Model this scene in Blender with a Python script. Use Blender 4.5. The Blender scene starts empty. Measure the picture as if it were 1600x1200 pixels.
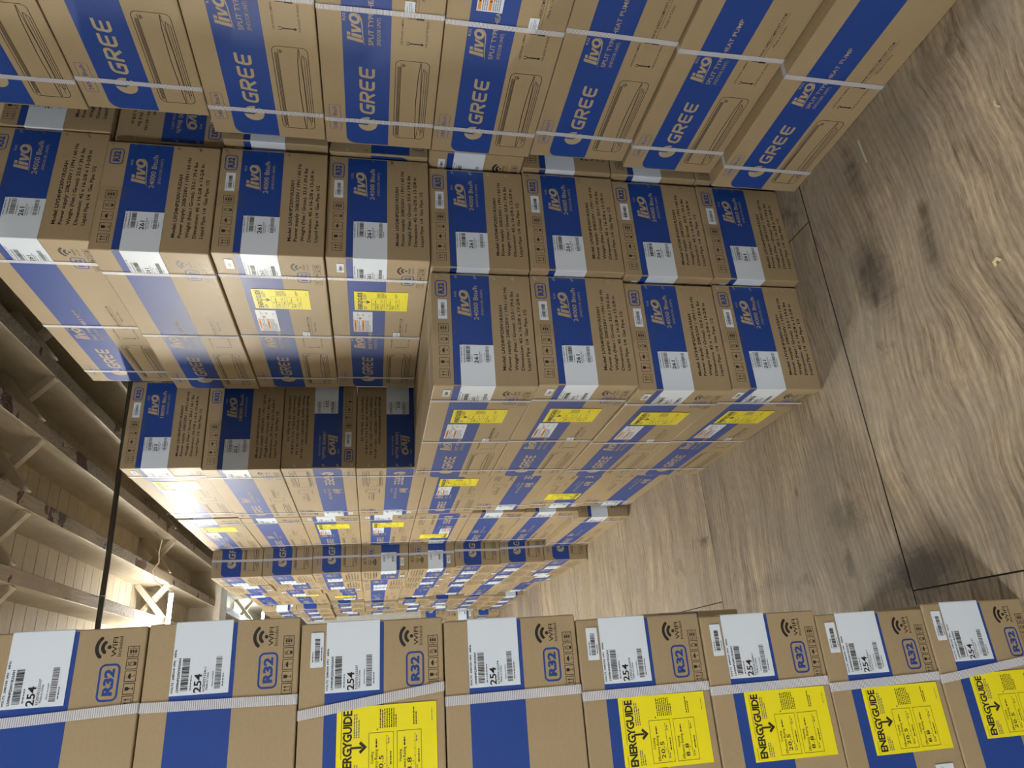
import bpy, bmesh, math, random
from mathutils import Vector, Matrix
random.seed(7)
S = bpy.context.scene
COL = S.collection
PI = math.pi

# ------------------------------------------------------------------ camera
# phone held sideways while shooting a tall view: the frame's left side is up in the room
CAM_POS = Vector((-0.8727, -2.0348, 1.5634))
YAW, PITCH, ROLL, FOCAL = 0.4069, -0.1945, 0.0091, 1089.119
fw = Vector((math.sin(YAW)*math.cos(PITCH), math.cos(YAW)*math.cos(PITCH), math.sin(PITCH)))
rt = Vector((math.cos(YAW), -math.sin(YAW), 0)); up = rt.cross(fw)
r2 = rt*math.cos(ROLL)+up*math.sin(ROLL); u2 = -rt*math.sin(ROLL)+up*math.cos(ROLL)
cd = bpy.data.cameras.new('camera'); cam = bpy.data.objects.new('camera', cd); COL.objects.link(cam)
ax, ay, az = -u2, r2, -fw
cam.matrix_world = Matrix(((ax.x, ay.x, az.x, CAM_POS.x), (ax.y, ay.y, az.y, CAM_POS.y), (ax.z, ay.z, az.z, CAM_POS.z), (0, 0, 0, 1)))
cd.sensor_width = 36.0; cd.sensor_fit = 'HORIZONTAL'; cd.lens = FOCAL/1600*36.0
cd.clip_start = 0.02; cd.clip_end = 60
S.camera = cam

# ------------------------------------------------------------------ light and exposure
w = bpy.data.worlds.new('world'); S.world = w; w.use_nodes = True
w.node_tree.nodes['Background'].inputs[0].default_value = (1.0, 0.93, 0.84, 1)
w.node_tree.nodes['Background'].inputs[1].default_value = 0.0
S.view_settings.view_transform = 'Standard'; S.view_settings.look = 'None'
S.view_settings.gamma = 1.0; S.view_settings.use_curve_mapping = False
S.view_settings.exposure = 0.42
S.cycles.use_denoising = True
S.cycles.max_bounces = 8; S.cycles.diffuse_bounces = 5; S.cycles.transparent_max_bounces = 12
S.cycles.sample_clamp_indirect = 6.0
LAMPS = [  # x, y, z, strength of the glass tube, colour
    (-0.62, 4.36, 3.20, 140, (1.0, 0.94, 0.84)),     # the tube seen above the aisle
    (-4.00, -2.80, 3.20, 1150, (1.0, 0.97, 0.92)),   # tube over the floor left of the viewer
    (2.60, -5.00, 3.20, 420, (1.0, 0.96, 0.90)),  # unseen fill tube behind the viewer, added to even out the light
    (-3.00, 4.70, 3.20, 1450, (1.0, 0.93, 0.80)),     # tube over the open floor on the left
    (0.60, 9.60, 3.20, 300, (0.84, 0.95, 1.0)),      # cooler tube in the bay past the girder
]

# ------------------------------------------------------------------ materials
def mat(name):
    m = bpy.data.materials.new(name); m.use_nodes = True
    return m, m.node_tree, m.node_tree.nodes['Principled BSDF']
def N(t, kind, **kw):
    n = t.nodes.new(kind)
    for k, v in kw.items():
        if k in n.inputs: n.inputs[k].default_value = v
        else: setattr(n, k, v)
    return n
def simple(name, col, rough=0.5, metal=0.0, spec=0.5, coat=0.0, coat_rough=0.2):
    m, t, b = mat(name)
    b.inputs['Base Color'].default_value = (*col, 1); b.inputs['Roughness'].default_value = rough
    b.inputs['Metallic'].default_value = metal; b.inputs['Specular IOR Level'].default_value = spec
    b.inputs['Coat Weight'].default_value = coat; b.inputs['Coat Roughness'].default_value = coat_rough
    return m
def ramp(t, fac, stops):
    r = N(t, 'ShaderNodeValToRGB'); el = r.color_ramp.elements
    el[0].position, el[0].color = stops[0][0], (*stops[0][1], 1)
    el[1].position, el[1].color = stops[1][0], (*stops[1][1], 1)
    for p, c in stops[2:]:
        e = el.new(p); e.color = (*c, 1)
    t.links.new(fac, r.inputs[0]); return r.outputs[0]
def coords(t, scale=(1, 1, 1), out='Object'):
    tc = N(t, 'ShaderNodeTexCoord'); mp = N(t, 'ShaderNodeMapping')
    mp.inputs['Scale'].default_value = scale
    t.links.new(tc.outputs[out], mp.inputs[0]); return mp.outputs[0]
def noise(t, vec, scale, detail=4, rough=0.55, dist=0.0):
    n = N(t, 'ShaderNodeTexNoise', Scale=scale, Detail=detail, Roughness=rough, Distortion=dist)
    t.links.new(vec, n.inputs['Vector']); return n.outputs['Fac']
def mixc(t, f, a, b, mode='MIX'):
    m = N(t, 'ShaderNodeMix', data_type='RGBA', blend_type=mode)
    for s, v in ((0, f), (6, a), (7, b)):
        if hasattr(v, 'links'): t.links.new(v, m.inputs[s])
        else: m.inputs[s].default_value = v if s == 0 else (*v, 1)
    return m.outputs[2]
def bump(t, b, h, strength, dist=0.002):
    n = N(t, 'ShaderNodeBump', Strength=strength, Distance=dist)
    t.links.new(h, n.inputs['Height']); t.links.new(n.outputs[0], b.inputs['Normal'])

def paperboard(name, c0, c1, rough, coat, var=0.06):
    m, t, b = mat(name)
    v = coords(t)
    fib = noise(t, coords(t, (60, 60, 420)), 2.0, 3)
    big = noise(t, v, 4.0, 3)
    base = ramp(t, fib, [(0.3, c0), (0.7, c1)])
    oi = N(t, 'ShaderNodeObjectInfo')
    tone = ramp(t, oi.outputs['Random'], [(0.0, (1-var,)*3), (1.0, (1+var*0.4,)*3)])
    c = mixc(t, 1.0, base, tone, 'MULTIPLY')
    c = mixc(t, 1.0, c, ramp(t, big, [(0.25, (0.93, 0.92, 0.90)), (0.75, (1, 1, 1))]), 'MULTIPLY')
    t.links.new(c, b.inputs['Base Color'])
    b.inputs['Roughness'].default_value = rough
    b.inputs['Coat Weight'].default_value = coat; b.inputs['Coat Roughness'].default_value = 0.26
    # faint corrugation plus paper grain
    wv = N(t, 'ShaderNodeTexWave', Scale=38.0, Distortion=0.6, wave_type='BANDS', bands_direction='Z')
    t.links.new(v, wv.inputs['Vector'])
    ad = N(t, 'ShaderNodeMath', operation='ADD'); ad.inputs[1].default_value = 0
    ml = N(t, 'ShaderNodeMath', operation='MULTIPLY'); ml.inputs[1].default_value = 0.10
    t.links.new(wv.outputs['Fac'], ml.inputs[0]); t.links.new(ml.outputs[0], ad.inputs[0]); t.links.new(big, ad.inputs[1])
    bump(t, b, ad.outputs[0], 0.22, 0.0012)
    return m
KRAFT = paperboard('kraft_board', (0.345, 0.272, 0.168), (0.385, 0.308, 0.192), 0.55, 0.05)
PALE = paperboard('kraft_unprinted_letter', (0.40, 0.335, 0.22), (0.44, 0.37, 0.245), 0.55, 0.05, 0.0)
BLUE = paperboard('blue_ink', (0.007, 0.050, 0.29), (0.009, 0.058, 0.33), 0.50, 0.10, 0.03)
BLACK = simple('black_ink', (0.012, 0.010, 0.009), 0.5, coat=0.2)
STEEL = simple('steel_staple', (0.62, 0.60, 0.56), 0.3, 1.0)
LABEL = simple('white_label_paper', (0.66, 0.77, 0.92), 0.45, coat=0.10)
GREYINK = simple('grey_fine_print', (0.10, 0.11, 0.13), 0.6)
YELLOW = simple('yellow_label_paper', (0.82, 0.76, 0.012), 0.45, coat=0.08)
ORANGE = simple('orange_ink', (0.75, 0.27, 0.03), 0.45)
RED = simple('red_ink', (0.6, 0.05, 0.03), 0.45)

def strap_mat():
    m, t, b = mat('white_woven_strap')
    uv = coords(t, (1, 1, 1), 'UV')
    wv = N(t, 'ShaderNodeTexWave', Scale=84.0, wave_type='BANDS', bands_direction='X', Distortion=0.0)
    t.links.new(uv, wv.inputs['Vector'])
    b.inputs['Base Color'].default_value = (0.80, 0.85, 0.95, 1); b.inputs['Roughness'].default_value = 0.33
    tr = N(t, 'ShaderNodeBsdfTransparent'); tr.inputs[0].default_value = (0.93, 0.93, 0.95, 1)
    mx = N(t, 'ShaderNodeMixShader')
    f = N(t, 'ShaderNodeMapRange'); f.inputs['To Min'].default_value = 0.26; f.inputs['To Max'].default_value = 0.74
    t.links.new(wv.outputs['Fac'], f.inputs[0]); t.links.new(f.outputs[0], mx.inputs[0])
    t.links.new(tr.outputs[0], mx.inputs[1]); t.links.new(b.outputs[0], mx.inputs[2])
    t.links.new(mx.outputs[0], t.nodes['Material Output'].inputs[0])
    bump(t, b, wv.outputs['Fac'], 0.5, 0.0006)
    return m
STRAP = strap_mat()
def tape_mat():
    m, t, b = mat('clear_packing_tape')
    tr = N(t, 'ShaderNodeBsdfTransparent'); tr.inputs[0].default_value = (0.955, 0.95, 0.93, 1)
    gl = N(t, 'ShaderNodeBsdfGlossy', Roughness=0.18)
    mx = N(t, 'ShaderNodeMixShader')
    mx.inputs[0].default_value = 0.05; t.links.new(tr.outputs[0], mx.inputs[1]); t.links.new(gl.outputs[0], mx.inputs[2])
    t.links.new(mx.outputs[0], t.nodes['Material Output'].inputs[0]); return m
TAPE = tape_mat()

def floor_mat():
    m, t, b = mat('worn_plywood')
    at = N(t, 'ShaderNodeAttribute', attribute_name='sheet')     # per sheet: random offset and tone
    v = coords(t)
    off = N(t, 'ShaderNodeVectorMath', operation='MULTIPLY_ADD')
    off.inputs[1].default_value = (11, 7, 5)
    t.links.new(at.outputs['Color'], off.inputs[0]); t.links.new(v, off.inputs[2])
    warp = N(t, 'ShaderNodeTexNoise', Scale=1.1, Detail=2.0)
    t.links.new(off.outputs[0], warp.inputs['Vector'])
    wo = N(t, 'ShaderNodeVectorMath', operation='MULTIPLY_ADD'); wo.inputs[1].default_value = (0.0, 0.34, 0.0)
    t.links.new(warp.outputs['Color'], wo.inputs[0]); t.links.new(off.outputs[0], wo.inputs[2])
    def sc(x, y):
        mp = N(t, 'ShaderNodeMapping'); mp.inputs['Scale'].default_value = (x, y, 1)
        t.links.new(wo.outputs[0], mp.inputs[0]); return mp.outputs[0]
    rings = N(t, 'ShaderNodeTexWave', Scale=3.0, Distortion=5.0, Detail=4.0, bands_direction='Y')
    rings.inputs['Detail Scale'].default_value = 0.7
    t.links.new(sc(0.22, 5.0), rings.inputs['Vector'])
    streak = noise(t, sc(5.0, 55.0), 1.0, 6, 0.68)
    fine = noise(t, sc(22, 260.0), 1.0, 4, 0.7)
    cath = noise(t, sc(1.0, 9.0), 1.0, 4, 0.6, 0.8)
    wood = ramp(t, cath, [(0.30, (0.235, 0.200, 0.155)), (0.50, (0.36, 0.31, 0.24)), (0.70, (0.49, 0.42, 0.32))])
    wood = mixc(t, 0.42, wood, ramp(t, rings.outputs['Fac'], [(0.05, (0.62, 0.58, 0.53)), (0.35, (0.95, 0.95, 0.95)), (0.80, (1.0, 1.0, 1.0)), (0.97, (1.30, 1.25, 1.15))]), 'MULTIPLY')
    wood = mixc(t, 0.95, wood, ramp(t, streak, [(0.33, (0.42, 0.39, 0.36)), (0.46, (0.98, 0.98, 0.98)), (0.60, (1, 1, 1)), (0.72, (1.3, 1.26, 1.2))]), 'MULTIPLY')
    wood = mixc(t, 0.8, wood, ramp(t, fine, [(0.35, (0.60, 0.58, 0.56)), (0.60, (1.08, 1.08, 1.08))]), 'MULTIPLY')
    # grey foot traffic grime, scuffs and dark spills
    gr = noise(t, v, 1.9, 7, 0.66)
    wood = mixc(t, ramp(t, gr, [(0.42, (0, 0, 0)), (0.60, (0.62, 0.62, 0.62))]), wood, (0.255, 0.232, 0.20))
    sp = noise(t, coords(t, (1.0, 1.3, 1)), 2.1, 9, 0.72, 0.9)
    stain = ramp(t, sp, [(0.60, (0, 0, 0)), (0.70, (0.75, 0.75, 0.75))])
    wood = mixc(t, stain, wood, (0.055, 0.045, 0.038))
    dark = noise(t, coords(t, (4, 1.2, 1)), 2.6, 8, 0.72, 1.2)
    for (kx, ky, rx, ry, amt) in ((0.22, -0.38, 0.30, 0.14, 1.0), (-0.66, -0.20, 0.13, 0.34, 1.15), (0.62, -0.42, 0.28, 0.10, 0.75), (-0.60, 0.62, 0.12, 0.5, 0.55), (0.20, -0.60, 0.25, 0.06, 0.9), (-0.45, 0.05, 0.16, 0.22, 0.7)):
        ds = N(t, 'ShaderNodeVectorMath', operation='SUBTRACT'); ds.inputs[1].default_value = (kx, ky, 0)
        t.links.new(v, ds.inputs[0])
        ml = N(t, 'ShaderNodeVectorMath', operation='MULTIPLY'); ml.inputs[1].default_value = (1/rx, 1/ry, 0)
        t.links.new(ds.outputs[0], ml.inputs[0])
        ln = N(t, 'ShaderNodeVectorMath', operation='LENGTH'); t.links.new(ml.outputs[0], ln.inputs[0])
        near = ramp(t, ln.outputs['Value'], [(0.0, (amt,)*3), (1.0, (0.0,)*3)])
        mu = N(t, 'ShaderNodeMath', operation='MULTIPLY'); t.links.new(near, mu.inputs[0])
        m2 = N(t, 'ShaderNodeMath', operation='MULTIPLY'); m2.inputs[1].default_value = 1.9; t.links.new(streak, m2.inputs[0])
        m3 = N(t, 'ShaderNodeMath', operation='MULTIPLY'); t.links.new(m2.outputs[0], m3.inputs[0]); t.links.new(dark, m3.inputs[1]); t.links.new(m3.outputs[0], mu.inputs[1])
        wood = mixc(t, ramp(t, mu.outputs[0], [(0.16, (0, 0, 0)), (0.42, (0.85, 0.85, 0.85))]), wood, (0.075, 0.062, 0.054))
    mott = noise(t, v, 28.0, 5, 0.7)
    wood = mixc(t, 0.5, wood, ramp(t, mott, [(0.3, (0.78, 0.76, 0.74)), (0.7, (1.08, 1.08, 1.08))]), 'MULTIPLY')
    # knots, ringed, at fixed spots of the boards
    for (kx, ky, r) in ((0.17, -0.35, 0.022), (-0.60, 0.10, 0.028), (0.30, -0.62, 0.022), (-0.30, 0.30, 0.012), (-0.05, -0.92, 0.04)):
        ds = N(t, 'ShaderNodeVectorMath', operation='SUBTRACT'); ds.inputs[1].default_value = (kx, ky, 0)
        t.links.new(v, ds.inputs[0])
        ml = N(t, 'ShaderNodeVectorMath', operation='MULTIPLY'); ml.inputs[1].default_value = (0.55, 1, 0)
        t.links.new(ds.outputs[0], ml.inputs[0])
        ln = N(t, 'ShaderNodeVectorMath', operation='LENGTH'); t.links.new(ml.outputs[0], ln.inputs[0])
        nz = N(t, 'ShaderNodeMath', operation='MULTIPLY_ADD'); nz.inputs[1].default_value = r*1.1; t.links.new(mott, nz.inputs[0]); t.links.new(ln.outputs['Value'], nz.inputs[2])
        f = ramp(t, nz.outputs[0], [(0.0, (0.85,)*3), (min(0.9, r*1.7), (0.0,)*3), (r*0.9, (0.6,)*3)])
        wood = mixc(t, f, wood, (0.05, 0.036, 0.026))
    sh = N(t, 'ShaderNodeSeparateColor'); t.links.new(at.outputs['Color'], sh.inputs[0])
    wood = mixc(t, 1.0, wood, ramp(t, sh.outputs[1], [(0, (0.88, 0.87, 0.86)), (1, (1.15, 1.13, 1.08))]), 'MULTIPLY')
    t.links.new(wood, b.inputs['Base Color'])
    b.inputs['Roughness'].default_value = 0.52
    ad = N(t, 'ShaderNodeMath', operation='ADD'); t.links.new(fine, ad.inputs[0]); t.links.new(streak, ad.inputs[1])
    bump(t, b, ad.outputs[0], 0.35, 0.002)
    return m
def painted_wood(name, c, peel=0.0, grain=(1, 14, 14), under=(0.10, 0.045, 0.03), bmp=0.4):
    m, t, b = mat(name)
    g = noise(t, coords(t, grain), 3.0, 5, 0.6)
    v = coords(t)
    dirt = noise(t, v, 5.0, 5, 0.65)
    col = ramp(t, g, [(0.25, tuple(x*0.86 for x in c)), (0.7, c)])
    col = mixc(t, 1.0, col, ramp(t, dirt, [(0.3, (0.84, 0.81, 0.76)), (0.65, (1, 1, 1))]), 'MULTIPLY')
    h = g
    if peel:
        pn = noise(t, v, 3.2, 7, 0.62, 0.3)
        mask = ramp(t, pn, [(0.60 - peel*0.1, (0, 0, 0)), (0.605 - peel*0.1, (1, 1, 1))])
        col = mixc(t, mask, col, under)
        cr = N(t, 'ShaderNodeTexVoronoi', Scale=34.0, feature='DISTANCE_TO_EDGE')
        wp = N(t, 'ShaderNodeVectorMath', operation='MULTIPLY_ADD'); wp.inputs[1].default_value = (0.06,)*3
        nn = N(t, 'ShaderNodeTexNoise', Scale=14.0, Detail=4.0); t.links.new(v, nn.inputs['Vector'])
        t.links.new(nn.outputs['Color'], wp.inputs[0]); t.links.new(v, wp.inputs[2]); t.links.new(wp.outputs[0], cr.inputs['Vector'])
        ck = ramp(t, cr.outputs['Distance'], [(0.0, (0, 0, 0)), (0.10, (1, 1, 1))])
        where = ramp(t, noise(t, v, 1.3, 2), [(0.46, (0, 0, 0)), (0.56, (1, 1, 1))])
        inv = mixc(t, where, (1, 1, 1), ck)
        col = mixc(t, 1.0, col, mixc(t, 0.55, (1, 1, 1), inv), 'MULTIPLY')
        mm = N(t, 'ShaderNodeMath', operation='ADD'); t.links.new(inv, mm.inputs[0]); t.links.new(g, mm.inputs[1]); h = mm.outputs[0]
    t.links.new(col, b.inputs['Base Color']); b.inputs['Roughness'].default_value = 0.6
    bump(t, b, h, bmp, 0.006)
    return m
DECK = painted_wood('painted_deck_boards', (0.60, 0.545, 0.43), grain=(2, 20, 20))
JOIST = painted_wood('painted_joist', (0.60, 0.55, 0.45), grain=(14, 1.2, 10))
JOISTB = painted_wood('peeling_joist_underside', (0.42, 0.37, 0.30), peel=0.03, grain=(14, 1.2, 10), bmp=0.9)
WALLM = painted_wood('painted_wall_boards', (0.62, 0.60, 0.54), grain=(6, 6, 1))
PIPEM = simple('dark_steel_conduit', (0.055, 0.05, 0.042), 0.42, 0.5)
CORDM = simple('cream_cord', (0.62, 0.52, 0.36), 0.6)
PLAST = simple('white_plastic', (0.8, 0.8, 0.78), 0.4)

# ------------------------------------------------------------------ mesh helpers
class MB:
    def __init__(s): s.v = []; s.f = []; s.m = []; s.uv = []
    def add(s, vs, fs, mi=0, uv=None):
        o = len(s.v); s.v += [tuple(p) for p in vs]
        for f in fs:
            s.f.append(tuple(i+o for i in f)); s.m.append(mi)
            s.uv += [(uv[i] if uv else (0, 0)) for i in f]
    def box(s, a, b, mi=0):
        (x0, y0, z0), (x1, y1, z1) = a, b
        vs = [(x0, y0, z0), (x1, y0, z0), (x1, y1, z0), (x0, y1, z0), (x0, y0, z1), (x1, y0, z1), (x1, y1, z1), (x0, y1, z1)]
        s.add(vs, [(3, 2, 1, 0), (4, 5, 6, 7), (0, 1, 5, 4), (1, 2, 6, 5), (2, 3, 7, 6), (3, 0, 4, 7)], mi)
    def tube(s, pts, r, n=10, mi=0):
        pts = [Vector(p) for p in pts]; rings = []
        for i, p in enumerate(pts):
            d = (pts[min(i+1, len(pts)-1)]-pts[max(i-1, 0)]).normalized()
            a = d.orthogonal().normalized() if i == 0 else (a - d*a.dot(d)).normalized()
            b = d.cross(a)
            rings.append([p+(a*math.cos(k*2*PI/n)+b*math.sin(k*2*PI/n))*r for k in range(n)])
        vs = [q for rg in rings for q in rg]; fs = []
        for i in range(len(pts)-1):
            for k in range(n):
                fs.append((i*n+k, i*n+(k+1) % n, (i+1)*n+(k+1) % n, (i+1)*n+k))
        fs.append(tuple(range(n-1, -1, -1))); fs.append(tuple((len(pts)-1)*n+k for k in range(n)))
        s.add(vs, fs, mi)
    def mesh(s, name, mats):
        me = bpy.data.meshes.new(name); me.from_pydata(s.v, [], s.f)
        for m in mats: me.materials.append(m)
        me.polygons.foreach_set('material_index', s.m)
        if any(u != (0, 0) for u in s.uv):
            l = me.uv_layers.new(name='UVMap'); l.data.foreach_set('uv', [c for u in s.uv for c in u])
        me.update(); return me
def link(name, me, parent=None):
    o = bpy.data.objects.new(name, me); COL.objects.link(o)
    if parent: o.parent = parent
    return o
def struct(name, mb, mats, parent=None):
    o = link(name, mb.mesh(name, mats), parent)
    if not parent: o['kind'] = 'structure'
    return o
def thing(name, label, cat, loc, group=None, rz=0.0):
    o = bpy.data.objects.new(name, None); o.empty_display_size = 0.1; COL.objects.link(o)
    o.location = loc; o.rotation_euler = (0, 0, rz); o['label'] = label; o['category'] = cat
    if group: o['group'] = group
    return o

# ------------------------------------------------------------------ flat artwork (2D), later laid on carton faces
_tc = {}
def text2d(s, bold=0.0, shear=0.0, space=1.0):
    k = (s, bold, shear, space)
    if k in _tc: return _tc[k]
    cu = bpy.data.curves.new('t', 'FONT'); cu.body = s; cu.size = 1.0; cu.offset = bold; cu.shear = shear
    cu.resolution_u = 2; cu.space_character = space; cu.fill_mode = 'BOTH' if hasattr(cu, 'fill_mode') and False else cu.fill_mode
    ob = bpy.data.objects.new('t', cu); COL.objects.link(ob)
    dg = bpy.context.evaluated_depsgraph_get(); dg.update()
    me = bpy.data.meshes.new_from_object(ob.evaluated_get(dg), depsgraph=dg)
    vs = [(v.co.x, v.co.y) for v in me.vertices]; fs = [tuple(p.vertices) for p in me.polygons]
    bpy.data.objects.remove(ob); bpy.data.meshes.remove(me); bpy.data.curves.remove(cu)
    x0 = min(v[0] for v in vs); x1 = max(v[0] for v in vs)
    _tc[k] = ([(x-x0, y) for x, y in vs], fs, x1-x0)
    return _tc[k]
CAP = 0.69     # cap height of the built-in face at size 1
def area(p): return sum(p[i][0]*p[(i+1) % len(p)][1]-p[(i+1) % len(p)][0]*p[i][1] for i in range(len(p)))
class Art:
    def __init__(s): s.items = []     # (verts2d, faces, mat, layer)
    def poly(s, p, m, l=1):
        s.items.append((list(p), [tuple(range(len(p)))], m, l))
    def rect(s, x0, y0, x1, y1, m, l=1): s.poly([(x0, y0), (x1, y0), (x1, y1), (x0, y1)], m, l)
    def line(s, pts, wd, m, l=1, closed=False):
        n = len(pts); L = []; R = []
        for i in range(n):
            a = pts[(i-1) % n] if (closed or i > 0) else pts[i]; c = pts[(i+1) % n] if (closed or i < n-1) else pts[i]
            b = pts[i]
            def nrm(p, q):
                dx, dy = q[0]-p[0], q[1]-p[1]; d = math.hypot(dx, dy) or 1; return (-dy/d, dx/d)
            n1 = nrm(a, b) if a != b else nrm(b, c); n2 = nrm(b, c) if b != c else n1
            mx, my = n1[0]+n2[0], n1[1]+n2[1]; q = max(0.35, (mx*mx+my*my)/2)
            mx, my = mx/q*wd/2, my/q*wd/2
            L.append((b[0]+mx, b[1]+my)); R.append((b[0]-mx, b[1]-my))
        vs = L+R; k = n if closed else n-1
        s.items.append((vs, [(i+n, (i+1) % n+n, (i+1) % n, i) for i in range(k)], m, l))
    def rrect(s, x0, y0, x1, y1, r, wd, m, l=1):
        s.line(rr(x0, y0, x1, y1, r), wd, m, l, True)
    def disc(s, cx, cy, r, m, l=1, n=28): s.poly([(cx+r*math.cos(k*2*PI/n), cy+r*math.sin(k*2*PI/n)) for k in range(n)], m, l)
    def arc(s, cx, cy, r, a0, a1, wd, m, l=1, n=12):
        s.line([(cx+r*math.cos(math.radians(a0+(a1-a0)*k/n)), cy+r*math.sin(math.radians(a0+(a1-a0)*k/n))) for k in range(n+1)], wd, m, l)
    def text(s, st, x, y, h, m, l=1, x1=None, bold=0.0, shear=0.0, space=1.0):
        vs, fs, wd = text2d(st, bold, shear, space); sy = h/CAP; sx = (x1-x)/wd if x1 is not None else sy
        s.items.append(([(x+a*sx, y+b*sy) for a, b in vs], fs, m, l))
    def bars(s, x0, y0, x1, y1, m, l=1, seed=1):
        rd = random.Random(seed); x = x0
        while x < x1:
            a = rd.choice((0.0007, 0.0011, 0.0018)); s.rect(x, y0, min(x+a, x1), y1, m, l); x += a+rd.choice((0.0007, 0.0011, 0.0015))
    def micro(s, x0, x1, y, n, step, h, m, l=1, seed=1):     # fine print too small to read
        rd = random.Random(seed)
        for i in range(n):
            x = x0; e = x0+(x1-x0)*(1 if i < n-1 else rd.uniform(.5, .8))
            while x < e-0.001:
                a = rd.uniform(0.002, 0.006); s.rect(x, y-i*step, min(x+a, e), y-i*step+h, m, l); x += a+0.0011
    def bake(s, mb, fn, base=0.0, step=0.00035):
        for vs, fs, m, l in s.items:
            out = []
            for f in fs:
                p = [vs[i] for i in f]; out.append(f if area(p) > 0 else f[::-1])
            mb.add([fn(x, y, base+l*step) for x, y in vs], out, m)
def rr(x0, y0, x1, y1, r, corners=(1, 1, 1, 1), n=6):
    p = []
    for (cx, cy, a), on in zip(((x1-r, y1-r, 0), (x0+r, y1-r, 90), (x0+r, y0+r, 180), (x1-r, y0+r, 270)), corners):
        if on: p += [(cx+r*math.cos(math.radians(a+90*k/n)), cy+r*math.sin(math.radians(a+90*k/n))) for k in range(n+1)]
        else: p.append((cx+r*math.copysign(1, math.cos(math.radians(a+45))), cy+r*math.copysign(1, math.sin(math.radians(a+45)))))
    return p
mK, mB, mI, mS, mP = 0, 1, 2, 3, 4      # kraft, blue, black, staple steel, pale letters

def brand_letters(A, x0, y0, x1, y1, m, l):
    """rounded slanted capitals of the maker's name"""
    h = y1-y0; adv = (x1-x0-0.16*h)/4.0; lw = adv*0.86; sl = 0.16
    def T(i, pts): return [(x0+i*adv+px*lw+py*h*sl, y0+py*h) for px, py in pts]
    def curve(c, a0, a1, rx, ry): return [(c[0]+rx*math.cos(math.radians(a0+(a1-a0)*k/5)), c[1]+ry*math.sin(math.radians(a0+(a1-a0)*k/5))) for k in range(6)]
    wd = h*0.19
    t = 0.095
    G = [(0.95, 1-t)]+curve((0.42, 0.66), 90, 180, 0.32, 0.245)+curve((0.42, 0.34), 180, 270, 0.32, 0.245)+[(0.85, t), (0.85, 0.47), (0.5, 0.47)]
    R = [(0.10, 0), (0.10, 1-t), (0.6, 1-t)]+curve((0.66, 0.70), 80, -80, 0.22, 0.20)+[(0.42, 0.47), (0.12, 0.47)]
    E = [(0.92, 1-t), (0.30, 1-t)]+curve((0.30, 0.76), 110, 180, 0.2, 0.15)+curve((0.36, 0.36), 180, 270, 0.26, 0.265)+[(0.92, t)]
    A.line(T(0, G), wd, m, l)
    A.line(T(1, R), wd, m, l); A.line(T(1, [(0.45, 0.44), (0.92, 0.0)]), wd, m, l+0.2)
    for i in (2, 3): A.line(T(i, E), wd, m, l); A.line(T(i, [(0.12, 0.5), (0.85, 0.5)]), wd*0.85, m, l+0.2)
def brand_disc(A, cx, cy, r, m, cut, l):
    A.disc(cx, cy, r, m, l, 32)
    A.poly([(cx-.10*r, cy+1.05*r), (cx-.16*r, cy), (cx+.02*r, cy-.08*r), (cx+.08*r, cy+1.05*r)], cut, l+1)
    A.poly([(cx+.02*r, cy-.02*r), (cx+.20*r, cy+.10*r), (cx+1.06*r, cy-.30*r), (cx+.92*r, cy-.62*r), (cx+.1*r, cy-.3*r)], cut, l+1)
def line_logo(A, x0, y0, x1, y1, m, l):
    """thick slanted lowercase product word with a tapering underline"""
    W, H = x1-x0, y1-y0
    def P(pts, ll=l): A.poly([(x0+(px+0.10*py)*W, y0+py*H) for px, py in pts], m, ll)
    P([(0.0, -0.04), (0.12, -0.02), (0.12, 1.0), (0.0, 1.0)])
    P([(0.155, 0.03), (0.27, 0.05), (0.27, 0.70), (0.155, 0.70)])
    P([(0.155, 0.78), (0.27, 0.78), (0.27, 1.0), (0.155, 1.0)])
    P([(0.29, 0.70), (0.40, 0.70), (0.445, 0.30), (0.51, 0.72), (0.60, 0.72), (0.50, 0.10), (0.38, 0.06)])
    n = 24; o = [(0.78+0.185*math.cos(k*2*PI/n), 0.50+0.35*math.sin(k*2*PI/n)) for k in range(n)]
    i_ = [(0.785+0.075*math.cos(k*2*PI/n), 0.50+0.19*math.sin(k*2*PI/n)) for k in range(n)]
    pts = [(x0+(px+0.10*py)*W, y0+py*H) for px, py in o+i_]
    A.items.append((pts, [(k, (k+1) % n, (k+1) % n+n, k+n) for k in range(n)], m, l))
    top = [(-0.08, -0.14), (0.12, -0.045), (0.30, 0.01), (0.50, 0.03), (0.66, 0.055), (0.80, 0.12), (0.93, 0.24), (0.99, 0.44)]
    bot = [(-0.08, -0.15), (0.12, -0.10), (0.30, -0.055), (0.50, -0.04), (0.68, -0.02), (0.85, 0.04), (0.96, 0.18), (1.00, 0.44)]
    q = [(x0+(px+0.10*py)*W, y0+py*H) for px, py in top+bot]; c = len(top)
    A.items.append((q, [(i+c, i+c+1, i+1, i) for i in range(c-1)], m, l+0.2))
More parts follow.
